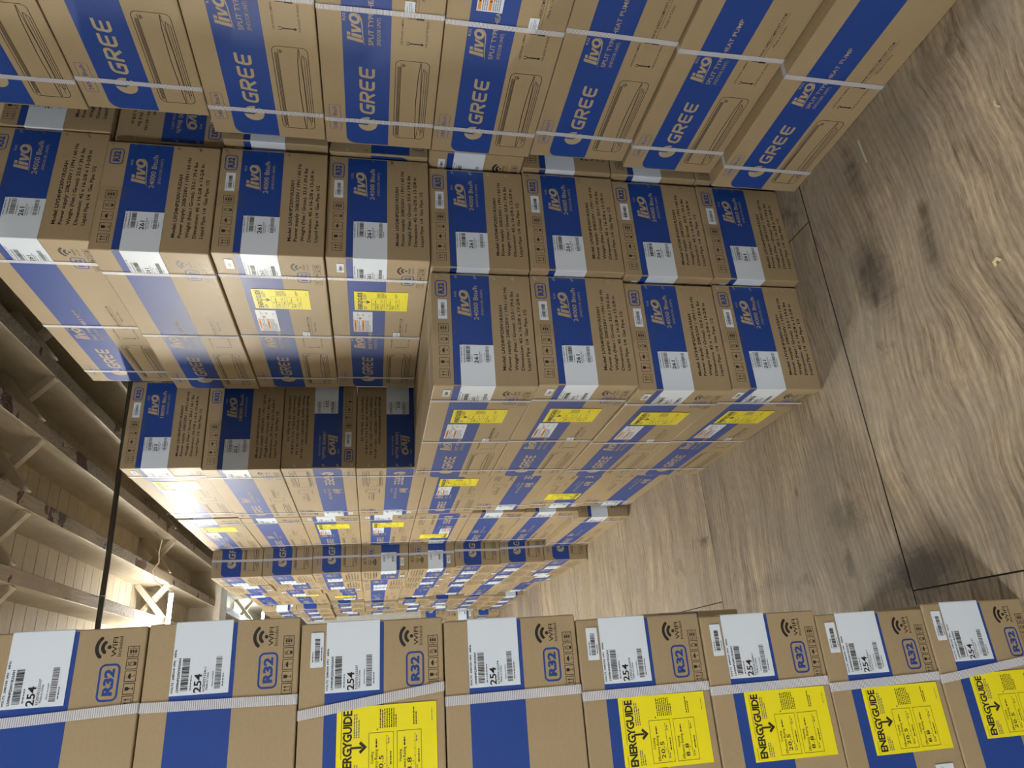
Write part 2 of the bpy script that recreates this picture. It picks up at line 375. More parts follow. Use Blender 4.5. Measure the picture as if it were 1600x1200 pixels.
def handling_icons(A, x, y, s, gap, m, lw):
    for k in range(5):
        a = x+k*(s+gap); A.line([(a, y), (a+s, y), (a+s, y+s*1.05), (a, y+s*1.05)], lw, m, 1, True)
        u = lambda px, py: (a+px*s, y+py*s*1.05)
        R = lambda p, q, w_, h_: A.rect(*u(p, q), *u(p+w_, q+h_), m)
        if k == 0:
            for c in (0.32, 0.64):
                R(c, 0.28, 0.055, 0.42); A.poly([u(c-0.08, 0.62), u(c+0.13, 0.62), u(c+0.027, 0.86)], m)
            R(0.18, 0.14, 0.64, 0.06)
        elif k == 1:
            A.poly([u(0.33, 0.86), u(0.33, 0.58), u(0.44, 0.48), u(0.56, 0.48), u(0.67, 0.58), u(0.67, 0.86)], m)
            R(0.475, 0.18, 0.05, 0.32); R(0.34, 0.12, 0.32, 0.06)
        elif k == 2:
            A.poly([u(0.18, 0.46), u(0.82, 0.46), u(0.66, 0.66), u(0.5, 0.72), u(0.34, 0.66)], m)
            R(0.48, 0.16, 0.04, 0.34); R(0.48, 0.12, 0.18, 0.045)
            for q in (0.3, 0.42): R(q, 0.78, 0.03, 0.09)
        elif k == 3:
            A.line([u(0.30, 0.62), u(0.70, 0.88)], s*.05, m); A.line([u(0.30, 0.88), u(0.70, 0.62)], s*.05, m)
            A.line([u(0.32, 0.34), u(0.68, 0.34), u(0.68, 0.56), u(0.32, 0.56)], s*.04, m, 1, True)
            R(0.34, 0.10, 0.32, 0.2)
        else:
            for q in (0.18, 0.41, 0.64): R(0.36, q, 0.3, 0.17)
            R(0.22, 0.14, 0.04, 0.72); R(0.74, 0.14, 0.04, 0.72)
            A.poly([u(0.04, 0.5), u(0.13, 0.42), u(0.13, 0.58)], m); A.poly([u(0.96, 0.5), u(0.87, 0.42), u(0.87, 0.58)], m)
def refrigerant(A, x0, y0, x1, y1, wd, m):
    h = y1-y0; A.rrect(x0, y0, x1, y1, h*.26, wd, m)
    A.text('R32', x0+h*.25, y0+h*.26, h*.48, m, 1, x1-h*.22, 0.045)
def wireless(A, cx, y0, y1, m):
    h = y1-y0; r = h*0.13; A.disc(cx, y0+r, r, m, 1, 18)
    for q in (0.42, 0.80):
        R = h*q; A.arc(cx, y0+r, R, 42, 138, h*.23, m, 1)
        for a in (42, 138): A.disc(cx+R*math.cos(math.radians(a)), y0+r+R*math.sin(math.radians(a)), h*.115, m, 1.2, 14)
def unit_drawing(A, x0, y0, x1, y1, m):
    W, H = x1-x0, y1-y0; lw = 0.0015
    U = lambda a, b: (x0+a*W, y0+b*H)
    A.line(rr(x0, y0, x1, y1, H*.16), lw*1.3, m, 1, True)
    for b in (0.93, 0.90, 0.865): A.line([U(0.03, b), U(0.93, b)], lw*1.2, m)
    A.line([U(0.0, 0.84), U(0.97, 0.84)], lw, m)
    A.line([U(0.003, 0.28), U(0.10, 0.30), U(0.5, 0.34), U(0.85, 0.31), U(0.99, 0.26)], lw*1.6, m)
    A.line([U(0.01, 0.25), U(0.25, 0.20), U(0.6, 0.20), U(0.98, 0.245)], lw, m)
    A.line([U(0.10, 0.06), U(0.88, 0.06), U(0.92, 0.17), U(0.85, 0.20), U(0.14, 0.17), U(0.10, 0.06)], lw*1.2, m)
    A.line([U(0.05, 0.115), U(0.90, 0.125)], lw, m)
    wireless(A, x0+W*.945, y0+H*.70, y0+H*.80, m)

KINDS = {
 '24': dict(L=1.08, W=0.417, H=0.3425, pitch=0.3457, e0=0.032, n='261', btu='24000 Btu/h', model='LIV24HP230V1R32AH',
            wt='33.0 / 39.6 lbs', dim='45 x 16-2/8 x 13-2/8 in', sn3=0.129, cool='19.1', heat='8.5'),
 '18': dict(L=0.952, W=0.405, H=0.3258, pitch=0.329, e0=0.030, n='253', btu='18000 Btu/h', model='LIV18HP230V1R32AH',
            wt='28.6 / 34.1 lbs', dim='39-7/8 x 16 x 12-6/8 in', sn3=0.129, cool='19.0', heat='8.5'),
 '09': dict(L=0.93, W=0.34, H=0.2812, pitch=0.284, e0=0.0, n='254', btu='9000 Btu/h', model='LIV09HP230V1R32AH',
            wt=None, dim=None, sn3=0.150, cool='20.5', heat='8.8'),
}
def side_art(k):
    K = KINDS[k]; L, H = K['L'], K['H']; A = Art(); v = H/0.3425
    b0, b1 = (0.418*H, 0.809*H) if k != '09' else (0.425*H, 0.828*H)
    A.poly(rr(0.006, b0, L-0.0035, b1, 0.03, (0, 1, 0, 0)), mB, 1)
    n0 = len(A.items); fit = L/1.08      # the shorter cartons carry the same print, drawn in
    A.rrect(0.063, H-0.050, 0.168, H-0.016, 0.005, 0.0012, mB); A.text(K['btu'], 0.069, H-0.0385, 0.0125, mB, 1, 0.162)
    q = H/0.3425
    brand_disc(A, 0.097, 0.209*q, 0.030*q, mP, mB, 2)
    brand_letters(A, 0.138, 0.187*q, 0.335, 0.233*q, mP, 2)
    line_logo(A, 0.408, 0.222*q, 0.500, 0.264*q, mP, 2)
    A.text('R32', 0.476, 0.2665*q, 0.0075, mP, 2, 0.500, 0.01)
    A.text('SPLIT TYPE HEAT PUMP', 0.402, 0.192*q, 0.0135*q, mP, 2, 0.638, 0.008)
    A.text('(INDOOR UNIT)', 0.404, 0.172*q, 0.0105*q, mP, 2, 0.494)
    unit_drawing(A, 0.046, 0.029*q, 0.36, 0.127*q, mI)
    A.text('USE PHONE CAMERA', 0.414, 0.110*q, 0.0058, mI, 1, 0.500, 0.005)
    A.text('FOR QUICK TIP VIDEOS', 0.414, 0.041*q, 0.0058, mI, 1, 0.500, 0.005)
    # wrench and screwdriver drawings either side of the (omitted) square code
    A.line([(0.421, 0.058*q), (0.421, 0.090*q)], 0.004, mI); A.arc(0.421, 0.096*q, 0.005, 120, 420, 0.002, mI); A.disc(0.421, 0.056*q, 0.004, mI)
    A.line([(0.503, 0.055*q), (0.503, 0.076*q)], 0.006, mI); A.line([(0.503, 0.076*q), (0.503, 0.100*q)], 0.002, mI)
    A.text('WWW.GREECOMFORT.COM', 0.512, 0.078*q, 0.0085, mI, 1, 0.672, 0.012, 0, 1.1)
    A.line([(0.512, 0.072*q), (0.678, 0.072*q)], 0.001, mI)
    A.text('Made in China', 0.560, 0.056*q, 0.0085, mI, 1, 0.632)
    A.items[n0:] = [([(x*fit, y) for x, y in vs], fs, m, l) for vs, fs, m, l in A.items[n0:]]
    e = L-K['e0']
    wireless(A, e-0.0345, 0.0735*v, 0.107*v, mI)
    A.text('WIFI', e-0.052, 0.0615*v, 0.0085, mI, 1, e-0.017, 0.012)
    A.text('Included', e-0.052, 0.051*v, 0.0068, mI, 1, e-0.016)
    refrigerant(A, e-0.128, 0.050*v, e-0.066, 0.090*v, 0.0036, mB)
    handling_icons(A, e-0.141, 0.0135*v, 0.0225*v, 0.0033, mI, 0.0011)
    return A
def end_art(k):
    K = KINDS[k]; W, H = K['W'], K['H']; A = Art(); x = W/0.417; q = H/0.3425
    b0, b1 = (0.418*H, 0.809*H) if k != '09' else (0.425*H, 0.828*H)
    A.rect(0.0035, b0, W-0.006, b1, mB, 1)
    refrigerant(A, 0.326*x, 0.290*q, 0.386*x, 0.328*q, 0.0032, mB)
    handling_icons(A, 0.027*x, 0.289*q, 0.0305*x, 0.0105*x, mI, 0.0014)
    line_logo(A, 0.252*x, 0.214*q, 0.350*x, 0.256*q, mP, 2)
    A.text('R32', 0.325*x, 0.2585*q, 0.0065, mP, 2, 0.347*x, 0.01)
    A.text(K['btu'], 0.238*x, 0.186*q, 0.0150*q, mP, 2, 0.370*x, 0.01)
    A.text('(INDOOR UNIT)', 0.256*x, 0.1685*q, 0.0080*q, mP, 2, 0.355*x)
    if K['wt']:
        ls = [('Model: '+K['model'], 0.298, .1045), ('Power supply: 208/230V / 1PH / 60 Hz', 0.370, .0855), ('Weight (Net / Gross): '+K['wt'], 0.352, .0635),
              ('Dimension: '+K['dim'], 0.345, .0425), ('Liquid Pipe: 1/4  Gas Pipe: 1/2', 0.283, .0215)]
        for s_, e, y in ls: A.text(s_, 0.055*x, y*q, 0.0102*q, mI, 1, e*x, 0.030 if y > .1 else 0.024)
    for t_ in (0.325, 0.258, 0.192, 0.126, 0.060):     # paired wire staples
        for d in (0, 0.005): A.line([(W-0.020, t_*q-d), (W-0.0075, t_*q+0.006-d)], 0.0014, mS, 3)
    return A
def FSIDE(K):
    return lambda s, t, o: (-K['W']/2-o, K['L']/2-s, t)
def FEND(K):
    return lambda s, t, o: (-K['W']/2+s, -K['L']/2-o, t)
def r180(fn): return lambda s, t, o: (lambda p: (-p[0], -p[1], p[2]))(fn(s, t, o))

def carton_mesh(k):
    K = KINDS[k]; bm = bmesh.new(); bmesh.ops.create_cube(bm, size=1)
    for v in bm.verts: v.co = Vector((v.co.x*K['W'], v.co.y*K['L'], (v.co.z+.5)*K['H']))
    bmesh.ops.bevel(bm, geom=bm.edges[:], offset=0.0035, segments=3, affect='EDGES', profile=0.5)
    bm.verts.ensure_lookup_table(); bm.verts.index_update()
    mb = MB(); mb.add([v.co[:] for v in bm.verts], [tuple(v.index for v in f.verts) for f in bm.faces], mK); bm.free()
    # closing flaps: a seam groove line along the top and the bottom
    W, L, H = K['W'], K['L'], K['H']
    for z, s in ((H, 1), (0, -1)):
        a = [(-0.0012, -L/2+0.004, z+s*0.0003), (0.0012, -L/2+0.004, z+s*0.0003), (0.0012, L/2-0.004, z+s*0.0003), (-0.0012, L/2-0.004, z+s*0.0003)]
        mb.add(a, [(0, 1, 2, 3) if s > 0 else (3, 2, 1, 0)], mI)
    sa, ea = side_art(k), end_art(k)
    for fn in (FSIDE(K), r180(FSIDE(K))): sa.bake(mb, fn)
    for fn in (FEND(K), r180(FEND(K))): ea.bake(mb, fn)
    # printed band carries over the rounded vertical corners that the label wraps
    return mb.mesh('carton', [KRAFT, BLUE, BLACK, STEEL, PALE])

def slab(A, x0, y0, x1, y1, fn, mb, m, th=0.0004, base=0.0014, r=0.0):
    p = rr(x0, y0, x1, y1, r) if r else [(x0, y0), (x1, y0), (x1, y1), (x0, y1)]
    n = len(p); vs = [fn(a, b, base+th) for a, b in p]+[fn(a, b, 0.0009) for a, b in p]
    mb.add(vs, [tuple(range(n))]+[(i, i+n, (i+1) % n+n, (i+1) % n) for i in range(n)], m)
def shipping_label(k, seed):
    K = KINDS[k]; L, W, H = K['L'], K['W'], K['H']; mb = MB(); q = H/0.3425
    y0, y1 = (0.138*q+.004, 0.254*q) if k != '09' else (0.1275, 0.2325)
    fs, fe = FSIDE(K), FEND(K); ll = 0.131 if k == '09' else 0.128; x = W/0.417
    slab(None, L-ll, y0, L, y1, fs, mb, 0, r=0); slab(None, 0, y0, 0.145*x, y1, fe, mb, 0)
    # the folded strip over the corner edge
    c = [(-W/2-0.0018, -L/2), (-W/2-0.0012, -L/2-0.0012), (-W/2, -L/2-0.0018)]
    vs = [(a, b, z) for a, b in c for z in (y0, y1)]
    mb.add(vs, [(0, 1, 3, 2), (2, 3, 5, 4)][::1], 0)
    def cont(fn, x0, sgn):
        A = Art(); d = y1-y0; T = lambda f: y0+d*f
        A.text('VOLTS  208/230 1PH   60Hz', x0, T(.945), 0.0036, 0, 1, x0+0.078, 0.02)
        A.text(K['model'], x0+0.002, T(.855), 0.0042, 0, 1, x0+0.062, 0.02)
        A.bars(x0+0.004, T(.70), x0+0.062, T(.825), 0, 1, seed)
        A.text(K['n'], x0-0.001, T(.475), 0.0128, 0, 1, x0+0.032, 0.022)
        A.text('Made in China', x0+0.003, T(.36), 0.0040, 0, 1, x0+0.034)
        A.text('S125GS12'+str(2300+seed*37), x0+0.0, T(.41), 0.0040, 0, 1, x0+0.044, 0.012)
        A.text('SERIAL NUMBER', x0+0.008, T(.275), 0.0026, 1, 1, x0+0.036)
        A.bars(x0+0.004, T(.145), x0+0.062, T(.25), 1, 1, seed+5)
        A.micro(x0+0.004, x0+0.05, T(.645), 1, 0, 0.002, 1, 1, seed)
        A.micro(x0+0.008, x0+0.05, T(.10), 1, 0, 0.002, 1, 1, seed)
        tmp = MB(); A.bake(tmp, fn, 0.0019, 0.0003)
        mb.add(tmp.v, tmp.f, 0); mb.m[-len(tmp.f):] = [1+i for i in tmp.m]
    cont(fs, L-ll+0.004, 1); cont(fe, 0.079*x, 1)
    return mb.mesh('shipping_label', [LABEL, BLACK, GREYINK])
def serial_sticker(k, seed, where):
    K = KINDS[k]; L, W, H = K['L'], K['W'], K['H']; mb = MB(); q = H/0.3425; x = W/0.417
    if where: fn, x0, y0, x1, y1 = FEND(K), 0.240*x, 0.291*q, 0.313*x, 0.321*q
    elif k == '09': fn, x0, y0, x1, y1 = FSIDE(K), L-0.083, 0.2375, L-0.018, 0.262
    else: fn, x0, y0, x1, y1 = FSIDE(K), L-0.0875, 0.284*q, L-0.034, 0.308*q
    slab(None, x0, y0, x1, y1, fn, mb, 0, r=0.002)
    A = Art(); d = y1-y0; A.bars(x0+0.010, y0+d*.28, x1-0.012, y0+d*.68, 1, 1, seed)
    A.micro(x0+0.010, x1-0.02, y0+d*.78, 1, 0, 0.0018, 2, 1, seed); A.micro(x0+0.012, x1-0.02, y0+d*.10, 1, 0, 0.0018, 2, 1, seed+1)
    A.bake(mb, fn, 0.0019, 0.0003)
    return mb.mesh('serial_sticker', [LABEL, BLACK, GREYINK])
def energy_label(k):
    K = KINDS[k]; L, H = K['L'], K['H']; q = H/0.3425; mb = MB(); fn = FSIDE(K)
    w_, h = 0.1345, 0.1915
    x0, y0 = (L-0.345, 0.0635*q) if k != '09' else (L-0.2935, 0.0168)
    slab(None, x0, y0, x0+w_, y0+h, fn, mb, 0)
    A = Art(); X = lambda a: x0+a; Y = lambda b: y0+h-b
    A.text('ENERGYGUIDE', X(.006), Y(.0285), 0.0158, 1, 1, X(.1285), 0.03, 0, 0.93)
    A.rect(X(.0615), Y(.048), X(.0650), Y(.026), 1, 1.3)
    A.poly([X_ for X_ in [(X(.0525), Y(.0455)), (X(.0632), Y(.0575)), (X(.074), Y(.0455)), (X(.0700), Y(.0425)), (X(.0632), Y(.0500)), (X(.0565), Y(.0425))]], 1, 1.3)
    A.rect(X(.045), Y(.0095), X(.129), Y(.0088), 1)
    A.text('U.S. Government', X(.004), Y(.0085), 0.0026, 1, 1, X(.026))
    A.micro(X(.007), X(.034), Y(.036), 3, .0042, .0019, 2, 1, 3); A.micro(X(.080), X(.122), Y(.0345), 3, .0042, .0019, 2, 1, 4)
    for top, hd, num in ((.061, 'Cooling', K['cool']), (.1145, 'Heating', K['heat'])):
        A.line([(X(.0085), Y(top)), (X(.0865), Y(top)), (X(.0865), Y(top+.0465)), (X(.0085), Y(top+.0465))], 0.0007, 1, 1, True)
        A.text(hd, X(.034), Y(top+.0085), 0.0050, 1, 1, X(.0545)); A.text('Efficiency Rating', X(.012), Y(top+.0165), 0.0054, 1, 1, X(.058))
        A.micro(X(.061), X(.082), Y(top+.0155), 1, 0, .0025, 1, 1, 5)
        A.text(num, X(.0155), Y(top+.0275), 0.0082, 1, 1, X(.0155+.0105*len(num)*.75), 0.012, 0, 1.1)
        A.poly([(X(.031), Y(top+.0295)), (X(.034), Y(top+.0295)), (X(.0325), Y(top+.0315))], 1)
        A.rect(X(.0155), Y(top+.0345), X(.080), Y(top+.0339), 1)
        for a in (.0155, .028, .041, .054, .067, .0797): A.rect(X(a), Y(top+.0358), X(a+.0005), Y(top+.0325), 1)
        A.micro(X(.0155), X(.030), Y(top+.0385), 1, 0, .0018, 2, 1, 6); A.micro(X(.066), X(.082), Y(top+.0385), 1, 0, .0018, 2, 1, 6)
        A.micro(X(.030), X(.070), Y(top+.0425), 1, 0, .0022, 1, 1, 8)
    A.micro(X(.094), X(.128), Y(.0835), 8, .0043, .0019, 1, 1, 9); A.poly([(X(.090), Y(.078)), (X(.092), Y(.075)), (X(.094), Y(.078))], 1)
    A.micro(X(.096), X(.128), Y(.148), 2, .0045, .0019, 1, 1, 10); A.micro(X(.100), X(.128), Y(.183), 1, 0, .0012, 2, 1, 2)
    A.bake(mb, fn, 0.0019, 0.0003)
    return mb.mesh('energy_label', [YELLOW, BLACK, GREYINK])
def warning_label(k):
    K = KINDS[k]; L, H = K['L'], K['H']; q = H/0.3425; mb = MB(); fn = FSIDE(K)
    x0, x1, y0, y1 = L-0.520, L-0.358, 0.190*q, 0.262*q
    slab(None, x0, y0, x1, y1, fn, mb, 0)
    A = Art(); d = y1-y0
    for f in (0.86, 0.45):
        A.rect(x0+.004, y0+d*(f-.02), x0+.098, y0+d*(f+.10), 2); A.text('WARNING', x0+.040, y0+d*f+.0004, .0046, 1, 2, x0+.078, 0.02)
        A.poly([(x0+.028, y0+d*f), (x0+.036, y0+d*f), (x0+.032, y0+d*f+.006)], 1, 2)
        A.micro(x0+.004, x0+.096, y0+d*(f-.10), 4 if f < .6 else 3, .0056, .0024, 3, 1, 12)
    c = (x0+.112, y0+d*.66); A.line([(c[0]-.011, c[1]), (c[0], c[1]-.011), (c[0]+.011, c[1]), (c[0], c[1]+.011)], .0014, 4, 1, True)
    A.disc(c[0], c[1]-.001, .004, 1); A.text('A2L', x0+.128, y0+d*.44, .0075, 1, 1, x0+.148)
    A.micro(x0+.128, x0+.156, y0+d*.75, 2, .005, .002, 3, 1, 13); A.text('R32', x0+.128, y0+d*.14, .0050, 3, 1, x0+.142)
    A.bake(mb, fn, 0.0019, 0.0003)
    # two little notices lower down the same side
    return mb.mesh('warning_label', [LABEL, BLACK, ORANGE, GREYINK, RED])
def notice_label(k):
    K = KINDS[k]; L, H = K['L'], K['H']; mb = MB(); fn = FSIDE(K)
    x0, y0, x1, y1 = (0.515, 0.082, 0.556, 0.109) if k != '09' else (L-0.385, 0.030, L-0.322, 0.074)
    slab(None, x0, y0, x1, y1, fn, mb, 0, r=0.001)
    A = Art(); A.poly([(x0+.003, y1-.009), (x0+.009, y1-.009), (x0+.006, y1-.003)], 2, 1)
    A.text('Attention', x0+.011, y1-.008, .0040, 1, 1, x0+.028); A.micro(x0+.004, x1-.004, y1-.014, 3, .004, .0016, 3, 1, 5)
    if k == '09': A.line([(x0+.03, y0+.010), (x0+.052, y0+.012), (x0+.045, y0+.022), (x0+.026, y0+.020)], .001, 1, 1, True)
    A.bake(mb, fn, 0.0019, 0.0003)
    return mb.mesh('notice_label', [LABEL, BLACK, YELLOW, GREYINK])
def strap_mesh(k, pos, slant=0.0, half=0.0078):
    """flat woven band running round the carton at distance pos from its left end"""
    K = KINDS[k]; W, H, L = K['W'], K['H'], K['L']; o = 0.0034; y = L/2-pos; r = 0.004
    cx, cz = W/2+o-0.0012, H/2
    path = []; hx, hz = W/2+0.0028, H/2+0.0012
    for (sx, sz, a) in ((1, 1, 0), (-1, 1, 90), (-1, -1, 180), (1, -1, 270)):
        for q in range(4):
            an = math.radians(a+q*30); path.append((sx*(hx-r)+r*math.cos(an), sz*(hz-r)+r*math.sin(an)))
    mb = MB(); n = len(path); vs = []; uv = []; u = 0
    for i in range(n+1):
        x, z = path[i % n]; px, pz = path[(i-1) % n]
        if i: u += math.hypot(x-px, z-pz)
        yy = y+slant*z/H*(-1)*(1 if x < 0 else -1)
        dn = math.hypot(x/hx, z/hz) or 1
        for s in (-1, 1): vs.append((x, yy+s*half, z+H/2)); uv.append((u, s*0.5))
    m_ = len(vs)
    vs += [(x*(1-0.0006/hx), y_, (z-H/2)*(1-0.0006/hz)+H/2) for x, y_, z in vs]; uv += uv
    fs = []
    for i in range(n):
        a, b, c, d = 2*i, 2*i+1, 2*i+3, 2*i+2
        fs += [(a, d, c, b), (a+m_, b+m_, c+m_, d+m_), (a, b, b+m_, a+m_)[:0] or (a, a+m_, d+m_, d), (b, c, c+m_, b+m_)]
    mb.add(vs, fs, 0, uv)
    return mb.mesh('strap', [STRAP])
def tape_mesh(k):
    K = KINDS[k]; W, H, L = K['W'], K['H'], K['L']; mb = MB(); h = 0.030; o = 0.0010; dn = 0.085
    pts = [(-(L/2+o), H-dn), (-(L/2+o), H-0.004), (-(L/2-0.003), H+0.0007), ((L/2-0.003), H+0.0007), ((L/2+o), H-0.004), ((L/2+o), H-dn)]
    mb.add([(sx*h, y, z) for y, z in pts for sx in (-1, 1)], [(2*i, 2*i+1, 2*i+3, 2*i+2) for i in range(5)], 0)
    return mb.mesh('packing_tape', [TAPE])
_mc = {}
def M(kind, *a):
    k = (kind,)+a
    if k not in _mc:
        _mc[k] = {'carton': carton_mesh, 'ship': shipping_label, 'serial': serial_sticker, 'energy': energy_label, 'warn': warning_label,
                  'notice': notice_label, 'strap': strap_mesh, 'tape': tape_mesh}[kind](*a)
    return _mc[k]

CARTONS = []
def carton(k, x, y, z, label, group, rz=0.0, flip=False, opts='SEW', slant=None, detail=2):
    """x,y = centre, z = underside. opts: S serial, E yellow energy sheet, W warning sheet, N small notice"""
    K = KINDS[k]; root = thing('shipping_carton', label, 'carton', (x, y, z), group, rz)
    B = Matrix.Identity(4)
    if flip: B = Matrix.Translation((0, 0, K['H'])) @ Matrix.Rotation(PI, 4, 'Y')
    R = Matrix.Rotation(PI, 4, 'Z'); vis = R if flip else Matrix.Identity(4)
    def part(name, me, m):
        o = link(name, me, root); o.matrix_basis = B @ m; return o
    I = Matrix.Identity(4)
    part('board_box', M('carton', k), I)
    sd = random.randint(1, 3)
    for m in (I, R):
        if 'X' not in opts: part('shipping_label', M('ship', k, sd), m)
    if 'S' in opts:
        for m in (I, R):
            for wh in (0, 1): part('serial_sticker', M('serial', k, sd, wh), m)
    if 'E' in opts: part('energy_sheet', M('energy', k), vis)
    if 'W' in opts: part('warning_sheet', M('warn', k), vis)
    if 'N' in opts: part('notice_label', M('notice', k), vis)
    if detail > 1: part('packing_tape', M('tape', k), I)
    L = K['L']; sl = slant if slant is not None else (random.choice((0, 0.006, -0.006)),)*3
    hf = 0.0088 if k == '09' else 0.0078
    for p, s in zip((0.11, 0.515 if k == '24' else L*0.5, L-K['sn3']), sl):
        if k == '18' and abs(p-L*0.5) < 0.01: continue
        part('strap', M('strap', k, round(p, 3), s, hf), I)
    CARTONS.append(root); return root

ORD = ['bottom', 'second', 'third', 'fourth', 'fifth', 'sixth', 'seventh', 'eighth', 'ninth']
def lvl(i, n): return 'highest carton' if i == n-1 else ('carton resting on the floor' if i == 0 else f'carton {ORD[i]} up from the floor')
J = lambda a: random.uniform(-a, a)

# ------------------------------------------------------------------ setting: floor
def build_floor():
    mb = MB(); cols = []
    X0, X1 = -5.0, 5.0; y = -7.355; row = 0; gap = 0.0022
    rd = random.Random(3)
    while y < 13.2:
        y1 = y+1.2; x = X0; off = ((-0.715 if row == 5 else -0.617)-X0) % 2.44 if row % 2 else (0.60-X0) % 2.44
        xs = [X0]+[X0+off+2.44*i for i in range(5) if X0 < X0+off+2.44*i < X1]+[X1]
        for a, b in zip(xs, xs[1:]):
            dz = rd.uniform(-0.0015, 0.0)
            mb.add([(a+gap, y+gap, dz), (b-gap, y+gap, dz), (b-gap, min(y1, 13.2)-gap, dz), (a+gap, min(y1, 13.2)-gap, dz)], [(0, 1, 2, 3)], 0)
            cols.append((rd.random(), rd.random(), rd.random(), 1))
        y = y1; row += 1
    mb.box((X0, -7.5, -0.06), (X1, 13.2, -0.004), 1)
    me = mb.mesh('floor', [floor_mat(), simple('dark_gap', (0.02, 0.016, 0.012), 0.9)])
    at = me.color_attributes.new('sheet', 'FLOAT_COLOR', 'CORNER')
    for p in me.polygons:
        c = cols[p.index] if p.index < len(cols) else (0.5, 0.5, 0.5, 1)
        for li in p.loop_indices: at.data[li].color = c
    o = link('floor', me); o['kind'] = 'structure'
build_floor()

# ------------------------------------------------------------------ setting: walls, ceiling, joists
ZJ, ZD = 3.30, 3.575
for nm, a, b in (('wall_left', (-5.1, -7.5, -0.06), (-5.0, 13.2, ZD)), ('wall_right', (5.0, -7.5, -0.06), (5.1, 13.2, ZD)),
                 ('wall_back', (-5.1, -7.6, -0.06), (5.1, -7.5, ZD)), ('wall_far', (-5.1, 13.2, -0.06), (5.1, 13.3, ZD))):
    mb = MB(); mb.box(a, b); struct(nm, mb, [WALLM])
mb = MB(); y = -7.5; i = 0
while y < 13.2:
    d = 0.0; mb.box((-5.1, y+0.0035, ZD+d), (5.1, min(y+0.155, 13.2)-0.0035, ZD+0.03)); y += 0.155; i += 1
mb.box((-5.1, -7.5, ZD+0.03), (5.1, 13.2, ZD+0.05), 1)
ceil = struct('ceiling', mb, [DECK, simple('dark_void', (0.03, 0.025, 0.02), 0.9)])
xs = [0.84+0.373*i for i in range(1, 11)]+[0.84, 0.48, 0.09, -0.28]+[-0.28-0.373*i for i in range(1, 13)]
def joist(x, y0, y1):
    mb = MB(); mb.box((x, y0, ZJ), (x+0.078, y1, ZD+0.002))
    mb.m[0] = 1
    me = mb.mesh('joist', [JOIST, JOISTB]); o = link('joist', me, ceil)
    bv = o.modifiers.new('b', 'BEVEL'); bv.width = 0.004; bv.segments = 2
    return o
xs = sorted(x for x in xs if -4.9 < x < 4.9)
for x in xs:
    joist(x, -7.5, 6.58); joist(x, 6.98, 13.2)
# crossed bridging between the joists
def brace(x0, x1, y, near):
    mb = MB(); w_ = 0.045; t = 0.045; d = -1 if near else 1; yy = y+(0 if near else t+0.004)
    za, zb = (ZJ+0.012, ZD-0.02) if near else (ZD-0.02, ZJ+0.012)
    n = Vector((x1-x0, 0, zb-za)).normalized(); p = Vector((-n.z, 0, n.x))*w_/2
    a, b = Vector((x0, yy, za)), Vector((x1, yy, zb)); T = Vector((0, t, 0))
    vs = [a-p, b-p, b+p, a+p, a-p+T, b-p+T, b+p+T, a+p+T]
    mb.add(vs, [(0, 1, 2, 3), (7, 6, 5, 4), (1, 0, 4, 5), (2, 1, 5, 6), (3, 2, 6, 7), (0, 3, 7, 4)])
    me = mb.mesh('bridging_brace', [JOIST]); link('bridging_brace', me, ceil)
for yb in (-0.9, 1.83, 4.62, 9.3):
    for a, b in zip(xs, xs[1:]):
        if -2.9 < a < 2.4: brace(a+0.078, b, yb, True); brace(a+0.078, b, yb, False)
mb = MB(); mb.box((-5, 6.60, ZJ-0.055), (5, 6.96, ZD+0.0)); struct('trim_1', mb, [painted_wood('painted_girder', (0.62, 0.58, 0.50), grain=(1.2, 10, 10))])

# ------------------------------------------------------------------ conduit, tube lights, cord
t = thing('conduit_pipe', 'dark steel conduit running crosswise under the painted joists', 'pipe', (0, 2.93, 3.262))
mb = MB(); mb.tube([(-3.2, 0.11, 0), (0.0, 0.065, 0), (2.6, -0.10, 0)], 0.017, 12); link('tube', mb.mesh('tube', [PIPEM]), t)
for x in (-0.24, -1.0, 0.88, 1.66):
    mb = MB(); mb.tube([(x+0.03, 0.06-x*.04, 0.036), (x+0.03, 0.035-x*.04, -0.005), (x+0.03, 0.06-x*.04, -0.024), (x+0.03, 0.095-x*.04, -0.005), (x+0.03, 0.095-x*.04, 0.036)], 0.0035, 6)
    link('clamp', mb.mesh('clamp', [simple('zinc_clamp', (0.5, 0.48, 0.44), 0.4, 0.9)]), t)
def emis(name, col, st):
    m = bpy.data.materials.new(name); m.use_nodes = True; tt = m.node_tree; tt.nodes.clear()
    e = tt.nodes.new('ShaderNodeEmission'); e.inputs[0].default_value = (*col, 1); e.inputs[1].default_value = st
    o = tt.nodes.new('ShaderNodeOutputMaterial'); tt.links.new(e.outputs[0], o.inputs[0]); return m
LTXT = ['glowing tube light hanging above the far aisle beyond the conduit', 'tube light over the floor left of the viewpoint',
        'added fill tube light under the joists at the back of the room', 'tube light over the left side of the room', 'cool white tube light past the girder in the far bay']
